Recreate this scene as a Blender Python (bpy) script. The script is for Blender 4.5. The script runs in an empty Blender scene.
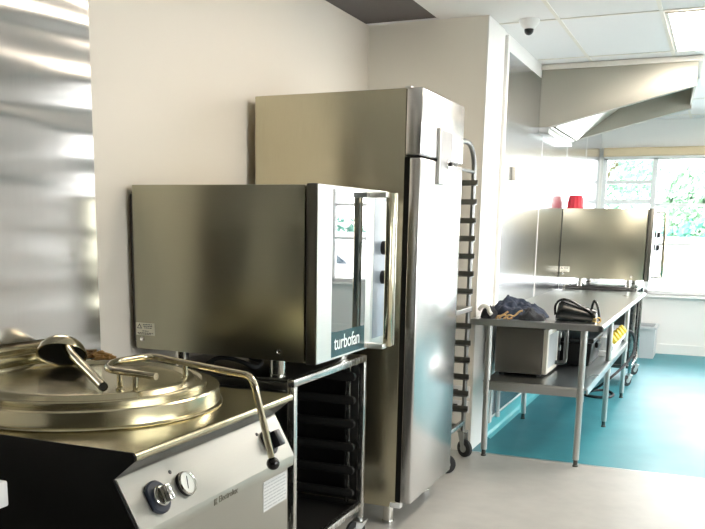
import bpy, bmesh, math, random
from mathutils import Vector, Matrix, noise
random.seed(7)
PI = math.pi
SC = bpy.context.scene
COL = SC.collection

# ------------------------------------------------------------------ materials
def mat_new(name):
    m = bpy.data.materials.new(name); m.use_nodes = True
    nt = m.node_tree; b = nt.nodes['Principled BSDF']
    return m, nt, b
def setp(b, **k):
    names = dict(col='Base Color', metal='Metallic', rough='Roughness', spec='Specular IOR Level',
                 coat='Coat Weight', coatr='Coat Roughness', aniso='Anisotropic', alpha='Alpha', trans='Transmission Weight')
    for a, v in k.items():
        if a == 'col' and len(v) == 3: v = (*v, 1)
        b.inputs[names[a]].default_value = v
def plain(name, col, rough=.5, metal=0, spec=.5, var=.06, scale=30, bump=0, coat=0):
    """solid paint / plastic / cloth with slight mottling of its own colour"""
    m, nt, b = mat_new(name); setp(b, col=col, rough=rough, metal=metal, spec=spec, coat=coat)
    tc = nt.nodes.new('ShaderNodeTexCoord'); n = nt.nodes.new('ShaderNodeTexNoise')
    n.inputs['Scale'].default_value = scale; n.inputs['Detail'].default_value = 4
    nt.links.new(tc.outputs['Object'], n.inputs['Vector'])
    r = nt.nodes.new('ShaderNodeMapRange'); r.inputs['To Min'].default_value = 1-var; r.inputs['To Max'].default_value = 1+var
    nt.links.new(n.outputs['Fac'], r.inputs['Value'])
    mx = nt.nodes.new('ShaderNodeVectorMath'); mx.operation = 'SCALE'; mx.inputs[0].default_value = col[:3]
    nt.links.new(r.outputs['Result'], mx.inputs['Scale']); nt.links.new(mx.outputs['Vector'], b.inputs['Base Color'])
    if bump:
        bp = nt.nodes.new('ShaderNodeBump'); bp.inputs['Strength'].default_value = bump; bp.inputs['Distance'].default_value = .002
        nt.links.new(n.outputs['Fac'], bp.inputs['Height']); nt.links.new(bp.outputs['Normal'], b.inputs['Normal'])
    return m
def steel(name, col=(.56,.56,.55), rough=.28, stretch=(1,1,40), bump=.02, var=.08, wave=0, wscale=(1.2,1.2,3.5)):
    """brushed stainless steel: streaks along one direction, optional sheet waviness"""
    m, nt, b = mat_new(name); setp(b, col=col, rough=rough, metal=1)
    tc = nt.nodes.new('ShaderNodeTexCoord'); mp = nt.nodes.new('ShaderNodeMapping')
    mp.inputs['Scale'].default_value = stretch
    n = nt.nodes.new('ShaderNodeTexNoise'); n.inputs['Scale'].default_value = 8; n.inputs['Detail'].default_value = 5
    nt.links.new(tc.outputs['Object'], mp.inputs['Vector']); nt.links.new(mp.outputs['Vector'], n.inputs['Vector'])
    r = nt.nodes.new('ShaderNodeMapRange'); r.inputs['To Min'].default_value = rough*(1-3*var); r.inputs['To Max'].default_value = rough*(1+3*var)
    nt.links.new(n.outputs['Fac'], r.inputs['Value']); nt.links.new(r.outputs['Result'], b.inputs['Roughness'])
    r2 = nt.nodes.new('ShaderNodeMapRange'); r2.inputs['To Min'].default_value = 1-var; r2.inputs['To Max'].default_value = 1+var
    nt.links.new(n.outputs['Fac'], r2.inputs['Value'])
    mx = nt.nodes.new('ShaderNodeVectorMath'); mx.operation = 'SCALE'; mx.inputs[0].default_value = col[:3]
    nt.links.new(r2.outputs['Result'], mx.inputs['Scale']); nt.links.new(mx.outputs['Vector'], b.inputs['Base Color'])
    bp = nt.nodes.new('ShaderNodeBump'); bp.inputs['Strength'].default_value = bump; bp.inputs['Distance'].default_value = .001
    nt.links.new(n.outputs['Fac'], bp.inputs['Height'])
    last = bp
    if wave:
        mp2 = nt.nodes.new('ShaderNodeMapping'); mp2.inputs['Scale'].default_value = wscale
        n2 = nt.nodes.new('ShaderNodeTexNoise'); n2.inputs['Scale'].default_value = 1; n2.inputs['Detail'].default_value = 1
        nt.links.new(tc.outputs['Object'], mp2.inputs['Vector']); nt.links.new(mp2.outputs['Vector'], n2.inputs['Vector'])
        b2 = nt.nodes.new('ShaderNodeBump'); b2.inputs['Strength'].default_value = 1; b2.inputs['Distance'].default_value = wave
        nt.links.new(n2.outputs['Fac'], b2.inputs['Height']); nt.links.new(bp.outputs['Normal'], b2.inputs['Normal']); last = b2
    nt.links.new(last.outputs['Normal'], b.inputs['Normal'])
    return m
def emit(name, col, s):
    m, nt, b = mat_new(name); setp(b, col=(.9,.9,.9), rough=.4)
    b.inputs['Emission Color'].default_value = (*col, 1); b.inputs['Emission Strength'].default_value = s
    return m
def glass(name, tint=(1,1,1), rough=0.0, gloss=None):
    """thin sheet glass: transparent with a Fresnel reflection"""
    m = bpy.data.materials.new(name); m.use_nodes = True; nt = m.node_tree; nt.nodes.clear()
    o = nt.nodes.new('ShaderNodeOutputMaterial'); t = nt.nodes.new('ShaderNodeBsdfTransparent'); g = nt.nodes.new('ShaderNodeBsdfGlossy')
    t.inputs['Color'].default_value = (*tint, 1); g.inputs['Roughness'].default_value = rough
    f = nt.nodes.new('ShaderNodeFresnel'); f.inputs['IOR'].default_value = gloss or 1.45
    x = nt.nodes.new('ShaderNodeMixShader')
    nt.links.new(f.outputs['Fac'], x.inputs['Fac']); nt.links.new(t.outputs['BSDF'], x.inputs[1]); nt.links.new(g.outputs['BSDF'], x.inputs[2])
    nt.links.new(x.outputs['Shader'], o.inputs['Surface'])
    return m

M = {}
M['wall'] = plain('wall_paint_cream', (.77,.71,.625), .55, var=.015, scale=3, bump=.03)
M['wall_white'] = plain('wall_paint_white', (.80,.79,.76), .5, var=.015, scale=3)
M['wall_grey'] = plain('wall_paint_stone', (.82,.785,.705), .6, var=.02, scale=3)
M['wall_dark'] = plain('wall_dark_dimming', (.05,.046,.034), .5, var=.1, scale=4)
M['trim'] = plain('trim_white_gloss', (.82,.81,.78), .3, var=.01)
M['ceil'] = plain('ceiling_tile_white', (.80,.785,.77), .8, var=.02, scale=60, bump=.05)
M['ceil_grid'] = plain('ceiling_grid_cream', (.78,.74,.66), .5)
M['void'] = plain('ceiling_board_taupe', (.13,.115,.112), .8, var=.08)
M['teal_cove'] = plain('vinyl_cove_teal', (.10,.46,.50), .3, var=.05, scale=6)
M['steel'] = steel('stainless_brushed', (.58,.58,.56), .26, (30,30,1))
M['steel_h'] = steel('stainless_brushed_horizontal', (.50,.49,.43), .34, (1,1,40), var=.03, bump=.005)
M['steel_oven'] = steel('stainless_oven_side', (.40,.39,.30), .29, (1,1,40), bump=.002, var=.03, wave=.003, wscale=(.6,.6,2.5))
M['steel_fridge'] = steel('stainless_fridge_side', (.54,.50,.37), .22, (30,30,1))
M['steel_door'] = steel('stainless_fridge_door', (.66,.655,.65), .25, (1,1,1), bump=0, var=.0)
M['steel_kettle'] = steel('stainless_satin_warm', (.58,.53,.375), .22, (2,2,2), bump=.01, var=.05)
M['steel_lid'] = steel('stainless_lid', (.54,.495,.35), .24, (1,30,1), bump=.015, var=.06)
M['steel_panel'] = steel('stainless_panel_bright', (.74,.735,.70), .38, (1,1,40), var=.05)
M['steel_sheet'] = steel('stainless_wall_sheet', (.50,.49,.485), .15, (40,40,1), wave=.022, wscale=(.9,.9,6))
M['steel_sheet_b'] = steel('stainless_wall_sheet_smooth', (.62,.63,.665), .19, (40,40,1), wave=.006, wscale=(.8,.8,2.2))
M['steel_hood'] = steel('stainless_hood', (.44,.425,.36), .6, (30,30,1))
M['steel_table'] = steel('stainless_table', (.60,.615,.62), .28, (.4,.2,.4), bump=0, var=.02)
M['chrome'] = steel('stainless_polished', (.70,.69,.65), .10, (1,1,1), bump=0, var=.03)
M['chrome_warm'] = steel('stainless_tube_warm', (.66,.60,.44), .14, (1,1,1), bump=0, var=.03)
M['galv'] = steel('galvanised_tube', (.55,.57,.56), .38, (20,20,1), var=.12)
M['dark_steel'] = steel('dark_steel', (.12,.12,.115), .35, (1,1,20))
M['alu'] = steel('aluminium_tray', (.78,.78,.77), .35, (5,5,5))
M['steel_edge'] = steel('stainless_door_edge', (.17,.165,.14), .35, (1,1,20))
M['steel_kpanel'] = steel('stainless_kettle_panel', (.42,.41,.375), .36, (1,1,40), var=.04, bump=.005)
M['steel_kfront'] = steel('stainless_kettle_front', (.44,.43,.385), .38, (1,1,40), var=.03, bump=.005)
M['steel_mw'] = steel('stainless_microwave', (.20,.19,.17), .40, (1,1,40), var=.03, bump=.005)
M['undercut_steel'] = steel('steel_undercut_shade', (.24,.235,.22), .35, (1,1,20))
M['rack'] = steel('rack_steel', (.24,.245,.24), .35, (5,5,5))
M['kshade'] = plain('kettle_shade_black', (.006,.006,.0055), .6, spec=.2)  # near-black colour in place of deep shade on the steel sides
M['black'] = plain('black_plastic', (.012,.012,.013), .28)
M['blackm'] = plain('black_matte', (.007,.007,.0065), .55, spec=.3)
M['navy_plastic'] = plain('navy_bezel', (.018,.024,.04), .35)
M['rubber'] = plain('black_rubber', (.02,.022,.024), .7)
M['ballblack'] = plain('black_ball', (.008,.008,.008), .12)
M['white_plastic'] = plain('white_plastic', (.80,.80,.78), .35)
M['cream_plastic'] = plain('cream_plastic', (.78,.74,.64), .35)
M['white_coat'] = plain('white_enamel', (.84,.84,.84), .22)
M['sticker'] = plain('sticker_paper', (.60,.61,.60), .5, var=.02)
M['sticker_cream'] = plain('sticker_cream', (.82,.80,.66), .5, var=.02)
M['ink'] = plain('ink_dark', (.05,.05,.05), .6)
M['ink_grey'] = plain('ink_grey', (.40,.41,.42), .6)
M['badge'] = plain('badge_teal', (.012,.055,.065), .25)
M['badge_txt'] = plain('badge_white_ink', (.75,.80,.80), .5)
M['logo_ink'] = plain('logo_etch_brown', (.17,.155,.12), .5)
M['yellow'] = plain('yellow_socket', (.78,.55,.05), .4)
M['red'] = plain('red_plastic', (.62,.018,.04), .35)
M['navy_cloth'] = plain('navy_cloth', (.006,.014,.034), .85, var=.35, scale=45, bump=.5)
M['black_cloth'] = plain('black_cloth', (.008,.010,.014), .85, var=.3, scale=45, bump=.5)
M['white_cloth'] = plain('white_cloth', (.6,.6,.56), .9, var=.1, bump=.4)
M['tan'] = plain('tan_leather', (.55,.36,.16), .5, var=.25, scale=90)
M['gold'] = steel('gold_metal', (.80,.58,.25), .25, (1,1,1), bump=0)
M['bag'] = plain('black_leather', (.010,.013,.014), .22, var=.2, scale=60, bump=.25)
M['food'] = plain('brown_crumpled_cloth', (.42,.24,.08), .8, var=.3, scale=60, bump=.4)
M['beige'] = plain('beige_fabric', (.62,.53,.40), .8, var=.06, scale=20)
M['beige_blind'] = plain('blind_cassette_beige', (.70,.56,.36), .6, var=.03)
M['blue_film'] = plain('blue_film', (.16,.42,.60), .2, var=.2, scale=40)
M['inset_grey'] = plain('handle_recess_grey', (.24,.24,.245), .35)
M['film_blue'] = plain('control_film_blue_grey', (.24,.30,.37), .3)
M['bin'] = plain('grey_translucent_and_glare', (.50,.52,.53), .3)
M['gauge_face'] = plain('gauge_face', (.72,.73,.68), .4, var=.02)
M['window_frame'] = plain('window_frame_white', (.82,.83,.83), .35, var=.01)
M['glass'] = glass('window_glass', (.97,.99,.99))
M['door_glass'] = None
M['bark'] = plain('tree_bark', (.16,.11,.07), .9, var=.3, scale=20, bump=.5)
M['leaf'] = plain('leaf_green', (.30,.46,.32), .6, var=.3, scale=3)
M['leaf_b'] = plain('leaf_bluegreen', (.27,.42,.34), .6, var=.3, scale=3)
M['hedge'] = plain('hedge_dark', (.06,.20,.15), .7, var=.3, scale=6)
M['render_white'] = plain('garden_wall_white', (.75,.75,.74), .7, var=.03, scale=2)
M['paving'] = plain('paving_pale', (.56,.56,.54), .8, var=.08, scale=2)
M['grass'] = plain('lawn', (.25,.40,.2), .9, var=.3, scale=8)
M['car_white'] = plain('car_paint_white', (.75,.76,.78), .15, coat=1)
M['car_glass'] = plain('car_window_dark', (.03,.045,.06), .05)
M['light_on'] = emit('lamp_diffuser_white', (1,.90,.83), 15)
M['light_warm'] = emit('lamp_diffuser_warm', (1,.86,.68), 9)

# oven door glass: dark double glazing, mirror-like from outside
def oven_glass():
    m, nt, b = mat_new('oven_door_glass'); setp(b, col=(.012,.02,.024), rough=.02, spec=1.0, coat=1.0, coatr=.02)
    b.inputs['IOR'].default_value = 2.1
    return m
M['door_glass'] = oven_glass()
# two floors
def vinyl(name, col, col2, rough, sc):
    m, nt, b = mat_new(name); setp(b, rough=rough, spec=.28)
    tc = nt.nodes.new('ShaderNodeTexCoord'); n = nt.nodes.new('ShaderNodeTexNoise'); n.inputs['Scale'].default_value = sc; n.inputs['Detail'].default_value = 6
    nt.links.new(tc.outputs['Object'], n.inputs['Vector'])
    cr = nt.nodes.new('ShaderNodeValToRGB'); cr.color_ramp.elements[0].position = .35; cr.color_ramp.elements[1].position = .65
    cr.color_ramp.elements[0].color = (*col, 1); cr.color_ramp.elements[1].color = (*col2, 1)
    nt.links.new(n.outputs['Fac'], cr.inputs['Fac']); nt.links.new(cr.outputs['Color'], b.inputs['Base Color'])
    r = nt.nodes.new('ShaderNodeMapRange'); r.inputs['To Min'].default_value = rough*.8; r.inputs['To Max'].default_value = rough*1.25
    n2 = nt.nodes.new('ShaderNodeTexNoise'); n2.inputs['Scale'].default_value = 1.5; nt.links.new(tc.outputs['Object'], n2.inputs['Vector'])
    nt.links.new(n2.outputs['Fac'], r.inputs['Value']); nt.links.new(r.outputs['Result'], b.inputs['Roughness'])
    return m
M['floor_grey'] = vinyl('vinyl_floor_grey', (.33,.325,.305), (.365,.36,.335), .38, 7)
M['floor_teal'] = vinyl('vinyl_floor_teal', (.032,.19,.225), (.042,.22,.26), .42, 4)

# ------------------------------------------------------------------ mesh helpers
def nb(): return bmesh.new()
def box(bm, x0, x1, y0, y1, z0, z1, bev=0, seg=2):
    vs = [bm.verts.new((x, y, z)) for x in (x0, x1) for y in (y0, y1) for z in (z0, z1)]
    idx = [(0,1,3,2),(4,6,7,5),(0,4,5,1),(2,3,7,6),(0,2,6,4),(1,5,7,3)]
    fs = [bm.faces.new([vs[i] for i in f]) for f in idx]
    if bev:
        es = list({e for f in fs for e in f.edges})
        bmesh.ops.bevel(bm, geom=es, offset=bev, segments=seg, profile=.5, affect='EDGES')
    return bm
def prism(bm, prof, axis, a0, a1, bev=0):
    """polygon prof (2-D) swept along an axis: 'y' -> (x,z) profile; 'x' -> (y,z); 'z' -> (x,y)"""
    def P(p, a):
        return {'y': (p[0], a, p[1]), 'x': (a, p[0], p[1]), 'z': (p[0], p[1], a)}[axis]
    A = [bm.verts.new(P(p, a0)) for p in prof]; B = [bm.verts.new(P(p, a1)) for p in prof]
    n = len(prof); fs = [bm.faces.new(A), bm.faces.new(B[::-1])]
    for i in range(n): fs.append(bm.faces.new((A[i], B[i], B[(i+1) % n], A[(i+1) % n])))
    bmesh.ops.recalc_face_normals(bm, faces=fs)
    if bev:
        es = list({e for f in fs for e in f.edges})
        bmesh.ops.bevel(bm, geom=es, offset=bev, segments=2, profile=.5, affect='EDGES')
    return bm
def tube(bm, pts, r, seg=12, closed=False, caps=True):
    pts = [Vector(p) for p in pts]; n = len(pts)
    rr = r if isinstance(r, (list, tuple)) else [r]*n
    T = []
    for i in range(n):
        a = pts[i-1] if (i > 0 or closed) else pts[i]; b = pts[(i+1) % n] if (i < n-1 or closed) else pts[i]
        T.append((b-a).normalized())
    u = T[0].orthogonal().normalized(); rings = []
    for i in range(n):
        u = (u - T[i]*u.dot(T[i]))
        u = u.normalized() if u.length > 1e-6 else T[i].orthogonal().normalized()
        v = T[i].cross(u)
        rings.append([bm.verts.new(pts[i] + (u*math.cos(2*PI*k/seg) + v*math.sin(2*PI*k/seg))*rr[i]) for k in range(seg)])
    for i in range(n if closed else n-1):
        A, B = rings[i], rings[(i+1) % n]
        for k in range(seg): bm.faces.new((A[k], A[(k+1) % seg], B[(k+1) % seg], B[k]))
    if caps and not closed:
        bm.faces.new(rings[0][::-1]); bm.faces.new(rings[-1])
    return bm
def cyl(bm, p0, p1, r, seg=20): return tube(bm, [p0, p1], r, seg)
def fillet(pts, r, n=6):
    """round the corners of a polyline"""
    P = [Vector(p) for p in pts]; out = [P[0]]
    for i in range(1, len(P)-1):
        a, b, c = P[i-1], P[i], P[i+1]
        d = min(r, (a-b).length*.49, (c-b).length*.49)
        p, q = b + (a-b).normalized()*d, b + (c-b).normalized()*d
        for k in range(n+1):
            t = k/n; out.append(p*(1-t)**2 + b*2*t*(1-t) + q*t*t)
    out.append(P[-1]); return out
def spline(pts, n=8):
    P = [Vector(p) for p in pts]; P = [P[0]*2-P[1]] + P + [P[-1]*2-P[-2]]; out = []
    for i in range(1, len(P)-2):
        for k in range(n):
            t = k/n; a, b, c, d = P[i-1:i+3]
            out.append(.5*((2*b) + (c-a)*t + (2*a-5*b+4*c-d)*t*t + (3*b-a-3*c+d)*t**3))
    out.append(P[-2]); return out
def lathe(bm, prof, c=(0,0,0), seg=48, axis=(0,0,1), wob=None):
    """prof: (radius, height) pairs turned about an axis through c"""
    q = Vector((0,0,1)).rotation_difference(Vector(axis).normalized()); c = Vector(c); rings = []
    for r, z in prof:
        if r < 1e-6: rings.append([bm.verts.new(c + q @ Vector((0,0,z)))])
        else: rings.append([bm.verts.new(c + q @ Vector((r*(wob(k) if wob else 1)*math.cos(2*PI*k/seg), r*(wob(k) if wob else 1)*math.sin(2*PI*k/seg), z))) for k in range(seg)])
    for A, B in zip(rings, rings[1:]):
        for k in range(seg):
            k2 = (k+1) % seg
            if len(A) == 1 and len(B) > 1: bm.faces.new((A[0], B[k2], B[k]))
            elif len(B) == 1 and len(A) > 1: bm.faces.new((A[k], A[k2], B[0]))
            elif len(A) > 1: bm.faces.new((A[k], A[k2], B[k2], B[k]))
    return bm
def worg(o):
    v = Vector((0,0,0))
    while o: v += o.location; o = o.parent
    return v
def obj(name, bm, mat, parent=None, smooth=True, origin=None, ang=35):
    bmesh.ops.recalc_face_normals(bm, faces=bm.faces[:])
    me = bpy.data.meshes.new(name)
    if parent is not None: off = worg(parent)
    elif origin is not None: off = Vector(origin)
    else:
        xs = [v.co for v in bm.verts]
        off = Vector((sum(p.x for p in xs)/len(xs), sum(p.y for p in xs)/len(xs), min(p.z for p in xs)))
    bmesh.ops.translate(bm, verts=bm.verts[:], vec=-off)
    bm.to_mesh(me); bm.free()
    for p in me.polygons: p.use_smooth = smooth
    if smooth: me.set_sharp_from_angle(angle=math.radians(ang))
    me.materials.append(M[mat] if isinstance(mat, str) else mat)
    o = bpy.data.objects.new(name, me); COL.objects.link(o)
    if parent is not None: o.parent = parent
    else: o.location = off
    return o
def tag(o, label, cat, group=None, kind=None):
    o['label'] = label; o['category'] = cat
    if group: o['group'] = group
    if kind: o['kind'] = kind
    return o
def thing(name, label, cat, loc, group=None):
    o = bpy.data.objects.new(name, None); COL.objects.link(o); o.location = loc; o.empty_display_size = .1
    return tag(o, label, cat, group)
def struct(name, bm, mat, label=None, parent=None, smooth=False):
    o = obj(name, bm, mat, parent, smooth)
    if parent is None: o['kind'] = 'structure'
    if label: o['label'] = label; 
    return o
def copy_tree(o, parent=None):
    c = o.copy(); COL.objects.link(c); c.parent = parent
    for ch in list(o.children): copy_tree(ch, c)
    return c
def bx(*a, **k): return box(nb(), *a, **k)
def text(name, s, size, origin, ux, uy, mat, parent, depth=.0008, spacing=1.0, bold=0):
    cu = bpy.data.curves.new(name, 'FONT'); cu.body = s; cu.size = size; cu.extrude = depth; cu.space_character = spacing; cu.offset = bold; cu.resolution_u = 4
    tmp = bpy.data.objects.new(name + '_tmp', cu); COL.objects.link(tmp)
    dg = bpy.context.evaluated_depsgraph_get(); dg.update()
    me = bpy.data.meshes.new_from_object(tmp.evaluated_get(dg))
    bpy.data.objects.remove(tmp); bpy.data.curves.remove(cu)
    bm = nb(); bm.from_mesh(me); bpy.data.meshes.remove(me)
    ux, uy = Vector(ux).normalized(), Vector(uy).normalized(); n = ux.cross(uy); O = Vector(origin)
    for v in bm.verts: v.co = O + ux*v.co.x + uy*v.co.y + n*v.co.z
    return obj(name, bm, mat, parent, smooth=False)

# ------------------------------------------------------------------ room shell
CZ = 2.765                         # ceiling height
XL, XS = -2.22, -1.43              # left wall, stepped-out side wall
YE, YF, XR, YB = 5.55, 11.25, 2.45, -1.2
struct('floor_front', bx(XL-.1, XR+.1, YB-.1, 5.56, -.06, 0), 'floor_grey', 'pale grey vinyl floor in the near half of the kitchen')
struct('floor_back', bx(XS-.1, XR+.1, 5.56, YF+.1, -.06, 0), 'floor_teal', 'teal blue vinyl floor beyond the grey floor')
struct('trim_1', bx(XS, XR, 5.553, 5.567, 0, .0015), 'galv', 'thin joint strip between grey and teal floor')
# ceiling, with the opening over the left corner
b = nb(); box(b, -1.745, XR+.1, YB-.1, YF+.1, CZ, CZ+.05); box(b, XL-.1, -1.745, YB-.1, 4.35, CZ, CZ+.05); box(b, XL-.1, -1.745, YE, YF+.1, CZ, CZ+.05)
struct('ceiling', b, 'ceil', 'white ceiling of large square tiles')
struct('ceiling_corner', bx(XL-.1, -1.745, 4.35, YE, CZ+.012, CZ+.05), 'void', 'dark taupe board where a ceiling tile is missing')
b = nb()
for x in (-1.05, -.45, .15, .75, 1.35, 1.95): box(b, x-.012, x+.012, YB, YF, CZ-.004, CZ+.001)
for y in (-.62, .66, 1.94, 3.22, 4.5, 5.8, 7.09, 8.37, 9.65, 10.9): box(b, -1.42, XR, y-.012, y+.012, CZ-.005, CZ+.001)
struct('trim_2', b, 'ceil_grid', 'cream grid strips between the ceiling tiles')
struct('wall_left', bx(XL-.15, XL, YB-.1, YE+.15, 0, CZ), 'wall', 'cream painted wall behind the ovens and fridge')
struct('wall_end', bx(XL, XS, YE, YE+.15, 0, CZ), 'wall_grey', 'cream wall return behind the tall fridge')
struct('wall_side', bx(XS-.15, XS, YE+.15, YF+.1, 0, CZ), 'wall_white', 'white stepped-out wall behind the steel sheets')
struct('trim_3', bx(XS-.001, XS+.008, YE-.004, YE+.42, 0, CZ), 'wall_white', 'white corner lining on the wall return')
struct('trim_4', bx(XS, XS+.022, 6.02, 6.075, .1, 2.74), 'trim', 'white vertical cover strip beside the steel wall sheets')
b = nb(); prism(b, [(XS, 0), (XS+.045, 0), (XS+.02, .012), (XS+.008, .03), (XS+.008, .11), (XS, .11)], 'y', YE+.42, YF)
struct('baseboard_side', b, 'teal_cove', 'teal coved skirting under the steel wall sheets')
# far wall with its long window
WX0, WX1, WZ0, WZ1 = -1.40, 2.3, .715, 2.36
b = nb(); box(b, XS-.15, XR+.1, YF, YF+.16, 0, WZ0); box(b, XS-.15, XR+.1, YF, YF+.16, WZ1, CZ); box(b, XS-.15, WX0, YF, YF+.16, WZ0, WZ1); box(b, WX1, XR+.1, YF, YF+.16, WZ0, WZ1)
struct('wall_far', b, 'wall_white', 'white wall under and above the far window')
struct('baseboard_far', bx(XS+.05, XR, YF-.018, YF, 0, .12), 'trim', 'white skirting under the far window')
struct('trim_5', bx(WX0-.05, WX1+.05, YF-.05, YF+.05, WZ0-.03, WZ0), 'trim', 'white sill of the far window')
def window(name, label, fixed, a0, a1, z0, z1, mull, bars, axis):
    """frame with mullions and glazing bars, one pane behind; axis 'x': runs along x at y=fixed, 'y': along y at x=fixed"""
    f = nb()
    def bb(p0, p1, q0, q1, d0, d1):
        if axis == 'x': box(f, p0, p1, fixed+d0, fixed+d1, q0, q1, .004, 1)
        else: box(f, fixed+d0, fixed+d1, p0, p1, q0, q1, .004, 1)
    w = .05
    bb(a0, a0+w, z0, z1, .04, .11); bb(a1-w, a1, z0, z1, .04, .11); bb(a0, a1, z0, z0+w, .04, .11); bb(a0, a1, z1-w, z1, .04, .11)
    for m_ in mull: bb(m_-.03, m_+.03, z0, z1, .04, .11)
    for (p0, p1, zz, t) in bars: bb(p0, p1, zz-t, zz+t, .05, .10)
    o = struct(name, f, 'window_frame', label)
    g = nb()
    if axis == 'x': box(g, a0, a1, fixed+.072, fixed+.078, z0, z1)
    else: box(g, fixed+.072, fixed+.078, a0, a1, z0, z1)
    obj('pane', g, 'glass', o, smooth=False)
    return o
window('window_1', 'long white-framed window in the far wall', YF, WX0, WX1, WZ0, WZ1, (-.80, .30, 1.40),
       [(WX0, -.80, 2.05, .022), (WX0, -.80, 1.82, .03), (-.80, .30, 1.78, .022), (.30, 1.40, 1.78, .022), (1.40, WX1, 1.78, .022), (-.8, WX1, 1.32, .02)], 'x')
# right wall (outside the picture, seen only in reflections) with two windows
RW = ((1.0, 3.6), (5.7, 9.8)); RZ0, RZ1 = .8, 2.3
b = nb(); box(b, XR, XR+.16, YB-.1, YF+.1, 0, RZ0); box(b, XR, XR+.16, YB-.1, YF+.1, RZ1, CZ)
for y0, y1 in ((YB-.1, 1.0), (3.6, 5.7), (9.8, YF+.1)): box(b, XR, XR+.16, y0, y1, RZ0, RZ1)
struct('wall_right', b, 'wall_white', 'white wall with windows facing the equipment')
window('window_2', 'white-framed window across from the kettle', XR, 1.0, 3.6, RZ0, RZ1, (1.9, 2.75), [(1.0, 3.6, 1.85, .022)], 'y')
window('window_3', 'white-framed window across from the steel table', XR, 5.7, 9.8, RZ0, RZ1, (7.1, 8.45), [(5.7, 9.8, 1.85, .022)], 'y')
struct('wall_back', bx(XL-.1, XR+.1, YB-.15, YB, 0, CZ), 'wall', 'cream wall at the near end of the kitchen')
struct('trim_6', bx(XL, XR, YB, YB+.02, 0, 2.35), 'wall_dark', 'unseen dark dado added at the near end to dim reflections')  # unseen dark facing added so steel mirrors a dim near end

# ------------------------------------------------------------------ ceiling lamps and camera dome
def troffer(x0, x1, y0, y1, mat, label):
    t = thing('ceiling_light', label, 'ceiling light', ((x0+x1)/2, (y0+y1)/2, CZ), 'ceiling light panels')
    f = nb(); w = .02; z0, z1 = CZ-.012, CZ-.003
    box(f, x0, x1, y0, y0+w, z0, z1); box(f, x0, x1, y1-w, y1, z0, z1); box(f, x0, x0+w, y0+w, y1-w, z0, z1); box(f, x1-w, x1, y0+w, y1-w, z0, z1)
    obj('frame', f, 'ceil_grid', t, smooth=False)
    obj('diffuser', bx(x0+w, x1-w, y0+w, y1-w, CZ-.010, CZ-.004), mat, t, smooth=False)
    return t
troffer(-.43, .13, 5.83, 7.06, 'light_on', 'lit white ceiling panel beside the hood')
troffer(-.43, .13, 3.24, 4.48, 'light_warm', 'lit ceiling panel above the aisle by the kettle')
troffer(.77, 1.33, 7.11, 8.34, 'light_on', 'added unseen light panel above the aisle beyond the hood')  # unseen lamp added to brighten the far end
troffer(.77, 1.33, 9.67, 10.88, 'light_on', 'added unseen light panel close to the far window')  # second unseen lamp added to lighten the far wall
t = thing('dome_camera', 'small white dome security camera on the ceiling', 'security camera', (-1.22, 5.755, CZ))
b = nb(); lathe(b, [(0,0),(.064,0),(.064,-.012),(.050,-.036),(.036,-.052),(.030,-.056),(0,-.056)], (-1.22,5.755,CZ-.0005)); obj('housing', b, 'white_plastic', t)
b = nb(); lathe(b, [(.029,0),(.029,-.008)]+[(.029*math.cos(a), -.008-.029*math.sin(a)) for a in [i*PI/16 for i in range(1,9)]], (-1.22,5.755,CZ-.0555)); obj('lens_dome', b, 'black', t)

# ------------------------------------------------------------------ steel sheets on the walls
b = nb()                            # the sheet leans out from the wall towards the oven end
su, sn_ = Vector((-math.sin(math.radians(8)), -math.cos(math.radians(8)), 0)), Vector((math.cos(math.radians(8)), -math.sin(math.radians(8)), 0))
poly = [(0,.998),(0,2.6),(1.18,2.6),(1.18,1.09),(.215,1.09),(.215,.998)]
A = [b.verts.new(Vector((-2.045,2.53,z)) + su*u) for u, z in poly]; B = [b.verts.new(v.co - sn_*.004) for v in A]
b.faces.new(A); b.faces.new(B[::-1])
for i in range(6): b.faces.new((A[i],B[i],B[(i+1)%6],A[(i+1)%6]))
o = obj('splashback', b, 'steel_sheet', smooth=False); tag(o, 'wavy brushed steel splashback on the wall behind the kettle', 'splashback')
for i, (y0, y1, lab) in enumerate(((6.08, 7.49, 'first steel wall sheet, nearest the white corner, behind the table front'),
                                   (7.49, 8.74, 'second steel wall sheet, behind the rear of the table'),
                                   (8.74, 10.0, 'third steel wall sheet, beside the far oven'),
                                   (10.0, 11.2, 'last steel wall sheet, next to the far window'))):
    t = thing('wall_sheet', lab, 'steel wall sheet', (XS, (y0+y1)/2, .13), 'steel sheets lining the side wall')
    obj('sheet', bx(XS+.001, XS+.005, y0+.003, y1-.003, .13, 2.66, .001, 1), 'steel_sheet_b', t)
    obj('edge_strip', bx(XS+.001, XS+.008, y1-.009, y1-.0035, .13, 2.66, .001, 1), 'trim', t)

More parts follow.
